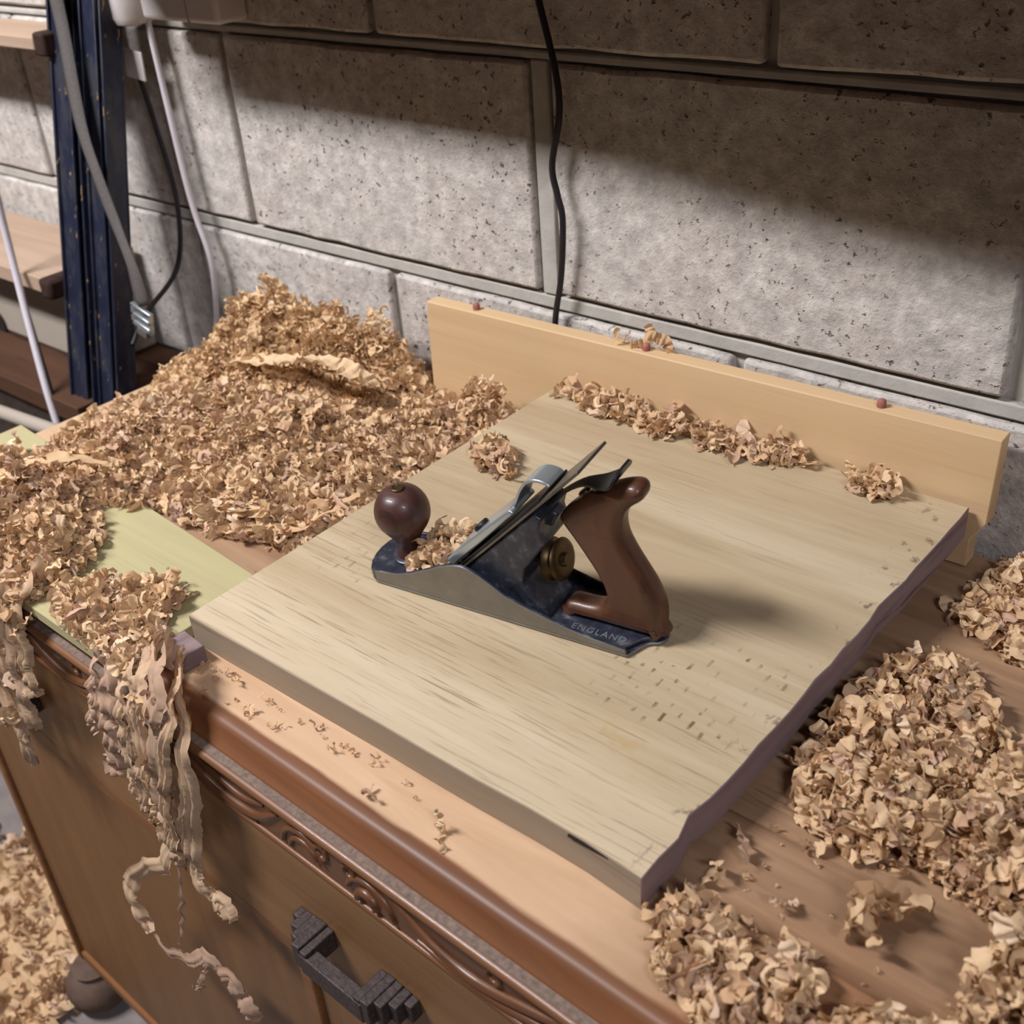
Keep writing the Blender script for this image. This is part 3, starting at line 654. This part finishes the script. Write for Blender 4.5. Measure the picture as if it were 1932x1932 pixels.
pile('shaving_drift', 'broad drift of tangled pale shavings between tall heap, green plank and oak panel',
     [(-1.17, .50), (-1.205, .60), (-1.212, .71), (-1.0, .765), (-.905, .81), (-.905, .868), (-.73, .864), (-.738, .78), (-.742, .70), (-.765, .60), (-.79, .555), (-.86, .53), (-.96, .515), (-1.03, .47), (-1.10, .42)],
     [(-1.1, .70, .045, .08), (-.95, .68, .05, .08), (-1.1, .56, .045, .07), (-.84, .74, .05, .06), (-.80, .64, .035, .05), (-.92, .58, .03, .06), (-1.03, .60, .03, .1), (-.78, .83, .055, .04), (-.74, .80, .075, .015), (-1.18, .60, .03, .06)],
     4200, .35, 12, size=(.6, 1.0), extra=36, ind_label='pale curled shaving in the broad drift between tall heap and green plank', group='shavings in the broad drift')
pile('shaving_clump', 'deep clump of shavings spilling over the bench edge across the far end of the green plank',
     [(-1.20, .50), (-1.10, .435), (-1.03, .47), (-.965, .455), (-.925, .41), (-.915, .35), (-.94, .318), (-1.02, .322), (-1.2, .33)],
     [(-1.06, .40, .062, .07), (-.98, .39, .045, .04), (-1.12, .44, .05, .06)], 1300, .4, 13, base=lambda x, y: .013, size=(.6, 1.05), extra=16,
     ind_label='pale curled shaving in the clump over the far end of the green plank', group='shavings in the clump on the far plank end')
pile('shaving_scatter', 'loose patch of pale shavings strewn over the near end of the green plank',
     [(-.915, .365), (-.885, .40), (-.835, .440), (-.805, .436), (-.785, .400), (-.757, .375), (-.755, .340), (-.86, .338)],
     [(-.85, .38, .014, .03), (-.82, .41, .016, .03), (-.79, .36, .022, .03), (-.87, .355, .012, .03)], 270, .5, 14, base=lambda x, y: .013, size=(.6, 1.0), fade=.02, extra=14, core=False,
     ind_label='pale curled shaving strewn on the near end of the green plank', group='shavings on the near plank end')
pile('shaving_mound', 'wide mound of broad flaky shavings on the brown bench veneer beside the oak panel end',
     [(-.262, .575), (-.262, .66), (-.250, .715), (-.235, .745), (-.20, .735), (-.14, .66), (.02, .70), (.03, .52), (-.04, .51), (-.09, .515), (-.13, .535), (-.19, .515), (-.235, .525), (-.252, .545)],
     [(-.235, .62, .03, .03), (-.19, .58, .032, .05), (-.13, .58, .035, .05), (-.05, .59, .035, .06), (-.23, .70, .022, .03)], 1250, .7, 15, size=(.6, 1.05), extra=34,
     ind_label='broad flat shaving in the wide mound beside the oak panel end', group='shavings in the mound by the oak panel end')
pile('shaving_bank', 'small bank of shavings in the corner beyond the end of the pine upstand',
     [(-.244, .80), (-.242, .84), (-.236, .90), (-.02, .90), (-.02, .78), (-.12, .755), (-.20, .775)], [(-.18, .86, .035, .04), (-.1, .84, .04, .05), (-.215, .81, .018, .03)], 700, .5, 16, size=(.6, 1.0), extra=14,
     ind_label='shaving in the small bank in the corner beyond the upstand', group='shavings beyond the upstand end')
pile('shaving_ruffle', 'ruffled clump of stiff shavings on the bench at the near corner of the oak panel',
     [(-.272, .398), (-.262, .425), (-.240, .428), (-.215, .405), (-.19, .43), (-.165, .415), (-.165, .385), (-.20, .352), (-.23, .36), (-.255, .375)],
     [(-.255, .41, .016, .02), (-.22, .385, .018, .02), (-.18, .41, .018, .02)], 190, .7, 17, size=(.6, 1.0), fade=.015, extra=14, core=False,
     ind_label='stiff ruffled shaving at the near corner of the oak panel', group='shavings at the near oak corner')
pile('shaving_litter', 'litter of crumpled shavings along the near bottom edge of the bench top',
     [(-.20, .348), (-.17, .385), (-.15, .415), (-.11, .425), (-.08, .43), (-.05, .40), (-.06, .335), (-.2, .335)],
     [(-.13, .39, .02, .03), (-.17, .36, .016, .02)], 220, .7, 18, size=(.6, 1.0), fade=.015, extra=14, core=False,
     ind_label='crumpled shaving in the litter along the near edge of bench top', group='shavings along the near bench edge')
pile('shaving_tuft', 'tuft of curly shavings at the extreme near end of the bench top',
     [(-.100, .445), (-.098, .50), (-.088, .522), (-.02, .54), (-.02, .44)], [(-.07, .48, .022, .03)], 150, .6, 19, size=(.6, 1.0), fade=.015, extra=8, core=False,
     ind_label='curly shaving in the tuft at the extreme near end of bench top', group='shavings in the end tuft')
pile('shaving_row', 'row of fine curls lying along the joint between oak panel and pine upstand',
     [(-.70, .858), (-.66, .872), (-.40, .872), (-.40, .862), (-.44, .848), (-.50, .838), (-.58, .840), (-.66, .846)], [(-.62, .862, .020, .025), (-.52, .855, .016, .03), (-.44, .86, .014, .03)], 240, .2, 20, size=(.65, 1.0), fade=.008, extra=0, core=False)
pile('shaving_tangle', 'little tangle of shavings by the upstand near the outer corner of the oak panel',
     [(-.372, .868), (-.33, .868), (-.325, .845), (-.36, .842)], [(-.35, .858, .014, .02)], 34, .2, 21, size=(.6, .95), fade=.006, core=False)
pile('shaving_cluster', 'lone cluster of fine curls on the oak panel behind the hand plane',
     [(-.705, .715), (-.695, .745), (-.665, .742), (-.645, .715), (-.64, .70), (-.665, .708)], [(-.682, .73, .018, .016)], 60, .2, 22, size=(.65, 1.0), fade=.008, core=False)
pile('shaving_strewing', 'litter of shavings heaped on the grey floor beside the sideboard foot', [(-1.33, .62), (-1.275, .40), (-1.20, .26), (-1.12, .05), (-1.2, -.1), (-2.0, -.1), (-2.0, .40), (-1.62, .44)],
     [(-1.5, .3, .06, .2)], 1300, .5, 23, base=lambda x, y: -.8595, size=(1.0, 1.7), floor_h=.03, extra=12, ind_label='shaving in the litter on the floor beside the sideboard foot', group='shavings on the floor')
# shavings jammed in the mouth of the plane
r = random.Random(5); V = []; F = []; c = 0
for k in range(150):
    x = r.uniform(32, 76); y = r.uniform(12, 54); t = (x - 30) / 48
    z = 11 + r.random() ** .7 * (15 + 24 * t) * (1 if y > 12 else .9)
    if y < 10: z = max(z, 14 + 18 * t)
    v, f = FINE_N[r.randrange(16)] if r.random() < .75 else BROAD_N[r.randrange(16)]; s = r.uniform(.7, 1.05)
    R = np.array(Matrix.Rotation(r.uniform(0, 6.28), 3, 'Z') @ Matrix.Rotation(r.uniform(0, 6.28), 3, 'X'))
    vv = (R @ (v.T * s)).T + np.array((x, y, z)) * mm; V.append(vv); F.append(f + c); c += len(v)
mo = bpy.data.objects.new('shaving_wad', mesh_np('shaving_wad', np.concatenate(V), np.concatenate(F), M['shav'])); COL.objects.link(mo); mo.matrix_world = HP.matrix_world.copy()
tag(mo, 'wad of golden shavings jammed in the mouth of the hand plane behind its knob', 'wood shavings', None, 'stuff')

def long_shaving(pts, width, label, seed, n=40, crinkle=.0014, freq=12, twist=1.0, up=(0, 0, 1), group=None, mat=None, fold=0.):
    q = random.Random(seed + 900); pth = spline(pts, n); o1, o2 = q.uniform(0, 6), q.uniform(0, 6)
    pth = [p + Vector((.0022 * math.sin(o1 + i * 31. / n), .0016 * math.sin(o2 + i * 43. / n), 0)) for i, p in enumerate(pth)]
    v, f = ribbon(pth, width, seed, crinkle * .55, freq * .6, 9, twist * .3, up, .3, .2)
    if fold:
        for i in range(n):
            for k in range(9): v[i * 9 + k] = v[i * 9 + k] + Vector((0, -1, 0)) * fold * (math.sin(k * 1.9 + o1 + 1.2 * math.sin(i * 9. / n + o2)) + q.uniform(-.35, .35)) + Vector((0, 0, q.uniform(-.4, .4) * fold))
    o = bpy.data.objects.new('wood_shaving', mesh_np('wood_shaving', np.array([tuple(a) for a in v]), np.array(f), mat or M['shav'])); COL.objects.link(o)
    return tag(o, label, 'wood shaving', group)
# ribbons hanging over the front of the sideboard
FY = .318
def hang(pts, wd, label, seed, n=80, cr=.0013, fr=17, tw=.8): return long_shaving(pts, wd, label, seed, n, cr, fr, tw, (0, 1, 0), None, M['shav_dull'], .0008 if seed in (34, 35) else .0022 if wd > .01 else .0006)
hang([(-.735, .375, .035), (-.712, .345, .038), (-.700, .325, .015), (-.705, FY, -.04), (-.715, FY, -.10), (-.724, FY, -.155), (-.735, FY, -.185)], .027, 'widest ribbon shaving hanging straight down over the carved frieze', 31)
hang([(-.752, .375, .030), (-.732, .345, .028), (-.726, .322, 0), (-.732, FY, -.06), (-.742, FY, -.12), (-.746, FY, -.165)], .016, 'crinkled ribbon shaving hanging beside the widest ribbon on the frieze', 32)
hang([(-.722, .37, .03), (-.686, .34, .012), (-.672, FY + .004, -.03), (-.682, FY, -.085), (-.698, FY, -.14), (-.703, FY, -.175), (-.690, FY, -.198), (-.672, FY, -.196), (-.668, FY, -.21)], .019, 'grey ribbon shaving hanging with a hooked tip on the drawer front', 33)
hang([(-.715, .37, .036), (-.690, .345, .03), (-.684, .322, .0), (-.694, FY - .006, -.05), (-.708, FY - .006, -.10), (-.718, FY - .004, -.15), (-.728, FY, -.178)], .015, 'slim ribbon shaving hanging in front of the widest ribbon', 51)
hang([(-.755, .372, .03), (-.742, .345, .022), (-.738, .322, -.01), (-.746, FY, -.065), (-.752, FY - .003, -.105), (-.760, FY, -.135)], .012, 'short frayed ribbon shaving on the outer side of the hanging bunch', 52)
hang([(-.742, FY + .004, -.170), (-.768, FY, -.212), (-.806, FY, -.240), (-.850, FY, -.288), (-.866, FY, -.318), (-.862, FY, -.350), (-.850, FY, -.368)], .021, 'pale flat ribbon shaving bent like an elbow below the hanging bunch', 34, 40, .0008, 5, .5)
hang([(-.856, FY, -.362), (-.835, FY, -.378), (-.800, FY, -.372), (-.762, FY, -.345), (-.735, FY, -.322), (-.72, FY, -.332), (-.703, FY, -.325), (-.695, FY, -.342), (-.684, FY, -.352), (-.680, FY, -.372)], .018, 'lowest long ribbon shaving trailing across the door panel', 35, 90, .0012, 20, 1.5)
hang([(-.733, FY, -.325), (-.757, FY, -.362), (-.772, FY, -.395), (-.79, FY, -.414)], .007, 'thin wisp of shaving dangling off the lowest trailing ribbon', 36, 24, .001, 5, 1.5)
hang([(-.732, FY, -.175), (-.748, FY, -.24), (-.770, FY, -.30), (-.787, FY, -.345)], .004, 'thread of shaving linking the hanging bunch to the lowest ribbon', 37, 24, .0006, 4, 1)
hang([(-.79, .345, .02), (-.778, .325, -.005), (-.782, FY, -.045), (-.790, FY, -.085), (-.796, FY, -.11)], .022, 'ragged shaving drooping from the green plank over the frieze edge', 38, 60, .0013, 14, .8)
hang([(-.808, .345, .018), (-.80, .325, -.01), (-.803, FY, -.04), (-.81, FY, -.065)], .012, 'stubby shaving drooping outside the ragged one over the frieze', 53, 40, .0012, 9, -.6)
hang([(-.76, .345, .02), (-.752, .325, .0), (-.757, FY, -.04), (-.764, FY, -.085), (-.772, FY, -.12)], .017, 'short shaving drooping between the ragged one and the crinkled ribbon', 39, 60, .0013, 12, -.8)
for k in range(16):
    t = rng.random(); single((-.715 - .02 * t + rng.gauss(0, .012), FY + rng.uniform(-.002, .008), .03 - .17 * t, 1), 'small curl caught in the bunch of ribbons hanging over the frieze', k % 2, k % 16, rng.uniform(.6, 1.0), group='curls caught in the hanging ribbons')
for k, (x0, x1, z1, wd, lab) in enumerate([(-.925, -.935, -.09, .022, 'broad shaving drooping over the bench edge by the far plank corner'), (-.955, -.968, -.15, .018, 'shaving hanging just beside the far drawer handle'), (-.985, -1.005, -.20, .024, 'longest shaving hanging over the far drawer front'), (-1.02, -1.03, -.13, .020, 'shaving hanging above the far drawer handle'), (-.998, -1.01, -.225, .016, 'torn shaving tip hanging lowest on the far drawer'), (-1.05, -1.055, -.19, .022, 'outermost shaving hanging over the far drawer')]):
    hang([(x0, .37, .035), (x0, .345, .03), (x0 - .002, .328, .005), ((x0 + x1) / 2, FY + .006, z1 * .4), (x1 + .003, FY + .004, z1 * .75), (x1, FY + .004, z1)], wd, lab, 60 + k, 60, .0013, 12, .8)
for k in range(14):
    t = rng.random(); single((-.935 - .09 * t + rng.gauss(0, .018), FY + rng.uniform(-.003, .010), .02 - .20 * t, 1), 'curl caught among the shavings hanging on the far drawer front', k % 2, (k * 5) % 16, rng.uniform(.8, 1.2), group='curls hanging on the far drawer')
# long ribbons lying on the drift
long_shaving([(-1.125, .747, .048), (-1.05, .762, .060), (-.979, .765, .078), (-.93, .77, .074), (-.90, .775, .062)], .026, 'pleated ribbon shaving lying across the foot of the tall heap', 41, 60, .003, 24, .2, fold=.0008)
long_shaving([(-1.075, .40, .066), (-1.06, .44, .070), (-1.045, .475, .066), (-1.01, .505, .052)], .017, 'smooth pale ribbon shaving lying on the clump at the far plank end', 42, 36, .0007, 4, .6)
long_shaving([(-.86, .545, .012), (-.83, .553, .014), (-.80, .565, .016), (-.772, .585, .036), (-.755, .61, .05)], .010, 'narrow straight shaving on the bare brown patch by oak panel side', 43, 30, .0008, 5, .5)
long_shaving([(-.90, .548, .018), (-.87, .552, .022), (-.85, .56, .018)], .022, 'bright broad shaving lifted at the edge of bare brown patch', 44, 24, .0008, 3, .4)
long_shaving([(-.782, .600, .045), (-.757, .59, .048), (-.73, .585, .036), (-.705, .60, .042)], .005, 'thin straight splinter of shaving sticking over the oak panel side', 45, 18, .0003, 3, .3)
# single shavings on the brown end of the bench
single((-.160, .482, .0008), 'large folded fan shaving lying alone on the brown bench veneer', 1, 3, 1.7, (.3, .2, .5))
single((-.168, .470, .0008), 'tight curl resting against the large folded fan shaving', 1, 7, 1.3, (.2, 1.2, 1.8))
single((-.152, .492, .0008), 'wide flake tucked behind the large folded fan shaving', 1, 9, 1.4, (1.4, .2, .9))
single((-.158, .463, .0008), 'pleated tail lying before the large folded fan shaving', 1, 12, 1.2, (.1, .3, 2.6))
for i, ((x, y), lab, sc) in enumerate([((-.210, .455), 'small white flake with curled tips alone on the brown veneer', .75), ((-.256, .482), 'square bent shaving standing by the oak panel end near its notch', 1.0), ((-.258, .450), 'triangular flake lying flat beside the oak panel end', .8),
        ((-.223, .507), 'short pale chip lying towards the wide mound of shavings', .45), ((-.246, .510), 'spidery wisp of shaving near the oak panel end', .5), ((-.228, .424), 'little yellow shaving with a dark edge near the ruffled clump', .7),
        ((-.136, .527), 'white crumpled flake in front of the wide mound', .6), ((-.147, .536), 'thin looped shaving just off the wide mound edge', .7), ((-.238, .478), 'tiny white chip in the bare middle of the brown veneer', .4), ((-.243, .463), 'tiny oblong chip beside the triangular flake', .4)]):
    single((x, y, .0008), lab, 1 if sc > .6 else 0, (3 * i + 1) % 16, sc)
single((-.433, .374, .0008), 'loose curled shaving alone on the pale worn front strip', 1, 5, .75, (.2, .4, .5))
single((-.428, .368, .0008), 'small tail touching the loose curl on the pale front strip', 0, 5, .7, (.2, 1.4, .9))
single((-.496, .366, .0008), 'thin flat sliver alone on the pale worn front strip', 0, 8, .8, (.1, .2, .8))
single((-.592, .888, .127), 'shavings curl caught on top of the pine upstand', 1, 2, .9, (.2, .2, .2)); single((-.612, .889, .127), 'flat shaving lying on the top edge of pine upstand', 1, 6, .9, (.1, 1.5, .2)); single((-.640, .889, .127), 'wispy shaving on the top edge of upstand, nearest the black cable', 0, 6, .9)
for k in range(34):
    t = rng.random() ** 1.4; x = -.735 + .27 * t; y = .397 - rng.random() * (.034 - .015 * t)
    single((x, y, .0008), 'tiny splinter shaving on the pale worn strip before the oak panel', 0, k % 16, rng.uniform(.22, .5), group='splinters on the pale front strip')
for k in range(16):
    single((rng.uniform(-.24, -.12), rng.uniform(.42, .54), .0008), 'tiny crumb of shaving on the bare brown bench veneer', 0, k % 16, rng.uniform(.12, .26), group='crumbs on the brown veneer')

# ------------------------------------------------------------------ blue steel bars, strap, shelves, cables behind the bench end
def lean_bar(x0, x1, label, seed, yt=.865, slots=True):
    y_b, z_b = .745 - (.745 - .62) , -.105 - .491
    top = Vector((0, yt, .70)); d = (Vector((0, .872, .424)) - Vector((0, .745, -.107))).normalized()
    L = 1.46; base = Vector((0, .872, .424)) - d * (.424 + .8595) / d.z
    t = empty('steel_bar', (x0, base.y, base.z)); t.rotation_euler = (-math.acos(d.z), 0, 0); tag(t, label, 'steel bar')
    wd = x1 - x0; Lg = 1.42
    MB().box(0, wd, 0, .003, 0, Lg).build('web', M['blue'], t, bevel=.0008)
    MB().box(0, .004, -.028, .0, 0, Lg).build('flange', M['blue'], t, bevel=.001); MB().box(wd - .004, wd, -.028, .0, 0, Lg).build('flange', M['blue'], t, bevel=.001)
    MB().box(.004, wd * .62, -.024, -.020, 0, Lg).build('face_strip', M['blue'], t, bevel=.001)
    return t
lean_bar(-1.510, -1.447, 'dark blue chipped steel bar leaning on the block wall, nearer the shelves', 1)
lean_bar(-1.435, -1.385, 'narrower dark blue steel bar leaning on the block wall beside the grey strap', 2)
def cable(name, pts, rad, mat, label, n=48):
    o = MB().tube(spline(pts, n), rad, 8).build(name, mat, smooth=True); return tag(o, label, 'cable')
cable('cable', [(-1.362, .895, .45), (-1.363, .893, .401), (-1.354, .89, .23), (-1.348, .89, .16), (-1.335, .89, .102), (-1.338, .89, .06), (-1.353, .89, .0), (-1.36, .885, -.03)], .0042, M['cable_white'], 'white cable hanging from the white plug down behind the tall shaving heap')
cable('cable', [(-1.58, .76, .36), (-1.592, .76, .29), (-1.604, .75, .21), (-1.60, .74, .10), (-1.57, .72, .0), (-1.535, .70, -.09), (-1.51, .69, -.19), (-1.50, .69, -.3)], .0055, M['cable_white'], 'white cable hanging in front of the shelves beyond the sideboard end')
cable('cable', [(-.748, .905, .56), (-.742, .903, .48), (-.733, .9, .448), (-.717, .9, .385), (-.715, .9, .345), (-.727, .9, .295), (-.722, .9, .265), (-.717, .9, .24), (-.724, .902, .18), (-.737, .904, .125), (-.742, .906, .06)], .0034, M['cable_black'], 'black twisted cable hanging down the block wall behind the pine upstand', 70)
cable('cable', [(-1.40, .885, .34), (-1.395, .89, .27), (-1.385, .89, .17), (-1.39, .87, .08), (-1.385, .80, .035), (-1.377, .765, .005)], .0035, M['cable_black'], 'thin black cable between blue bars and white cable on wall')
cable('cable', [(-1.60, .752, .25), (-1.607, .745, .16), (-1.59, .735, .06), (-1.55, .715, -.06), (-1.52, .70, -.16)], .002, M['cable_black'], 'thin black cable running beside the white one in front of shelves')
st = empty('webbing_strap', (-1.43, .80, .05)); tag(st, 'grey webbing strap with a metal buckle hanging beside the blue steel bars', 'strap')
st.location = (0, 0, 0)
sv, sf = ribbon(spline([(-1.468, .838, .50), (-1.452, .825, .407), (-1.425, .80, .292), (-1.39, .785, .225), (-1.358, .775, .17), (-1.323, .762, .123), (-1.311, .757, .078)], 36), .034, 3, .0, 1, 3, 0, (0, 1, .2), .0, 0.)
so = bpy.data.objects.new('webbing', mesh_np('webbing', np.array([tuple(a) for a in sv]), np.array(sf), M['strap'])); COL.objects.link(so); so.parent = st
md = so.modifiers.new('solid', 'SOLIDIFY'); md.thickness = .002
bk = MB(); bc = Vector((-1.318, .756, .060)); Mb = Matrix.Translation(bc) @ Matrix.Rotation(.25, 4, 'Y')
for bx in ((-.021, .021, -.003, .003, .010, .015), (-.021, .021, -.003, .003, -.003, .002), (-.021, .021, -.003, .003, -.017, -.010), (-.021, -.016, -.003, .003, -.016, .014), (.016, .021, -.003, .003, -.016, .014)): bk.box(*bx, M=Mb)
bk.build('buckle', M['chrome'], st, bevel=.001)
MB().box(-.010, .010, -.0035, .0035, -.028, -.0172, M=Mb).build('strap_end', M['strap'], st, bevel=.001)
# shelves
s1 = MB().box(-2.6, -1.526, .82, .905, .369, .386).build('shelf_board', M['shelf'], bevel=.002); tag(s1, 'upper pale wooden shelf board behind the blue steel bars', 'shelf')
MB().box(-1.5255, -1.50, .82, .905, .362, .392).build('shelf_bracket', M['rust'], s1, bevel=.004)
s2 = MB().box(-2.6, -1.552, .75, .905, .049, .073).build('shelf_board', M['shelf'], bevel=.002); tag(s2, 'middle pale wooden shelf board above the beige crate', 'shelf')
MB().box(-1.5515, -1.522, .742, .81, .046, .076).build('shelf_bracket', M['rust'], s2, bevel=.006)
s3 = MB().box(-2.6, -1.46, .70, .905, -.118, -.088).build('shelf_board', M['dark_shelf'], bevel=.002); tag(s3, 'dark brown bottom shelf board under the beige crate', 'shelf')
cr = MB().box(-2.3, -1.55, .80, .905, -.0875, .040).build('storage_crate', M['crate'], bevel=.006, seg=3); tag(cr, 'beige grey crate with a dark hand hole on the bottom shelf', 'crate')
MB().lathe([(.022, 0), (.022, .003), (.0005, .003)], 20, Matrix.Translation((-1.845, .7995, -.075)) @ Matrix.Rotation(math.radians(90), 4, 'X')).build('hand_hole', M['slit'], cr)
o = tag(MB().tube([(-2.1, .652, -.150), (-1.595, .650, -.108), (-1.42, .650, -.094)], .010, 12).build('pipe', M['crate'], smooth=True), 'grey pipe lying across in front of the bottom shelf', 'pipe')
MB().box(-2.1, -2.07, .64, .67, -.86, -.15).build('pipe_support', M['crate'], o); MB().box(-1.43, -1.41, .64, .66, -.86, -.10).build('pipe_support', M['crate'], o)
# white fittings on the wall at the top
jb = MB().box(-1.335, -1.185, .868, .915, .408, .52).build('junction_box', M['white'], bevel=.006, seg=3); tag(jb, 'white plastic junction box on the dark wall above the shaving heap', 'junction box')
MB().box(-1.242, -1.240, .8675, .915, .409, .519).build('lid_seam', M['crate'], jb)
pl = MB().lathe([(.010, .396), (.026, .400), (.030, .408), (.030, .50), (.02, .512)], 24, Matrix.Translation((-1.388, .888, 0))).build('plug', M['white'], smooth=True); tag(pl, 'round white plug on the wall above the hanging white cable', 'plug')
tg = MB().box(-.020, .020, -.0012, .0012, -.018, .018).build('cable_tag', M['white'], bevel=.0006); tg.location = (-1.392, .878, .350); tg.rotation_euler = (0, .1, 0); tag(tg, 'white paper tag tied to the hanging white cable', 'tag')
# wall shelf above the bench, mostly out of view, which shades the upper wall
ws = MB().prism([(-1.36, .915), (-1.34, .735), (-.82, .732), (-.42, .690), (.9, .685), (.9, .915)], .510, .535, 'z').build('wall_shelf', M['stain'], bevel=.002); tag(ws, 'brown wall shelf fixed above the bench, shading the upper block wall', 'shelf')
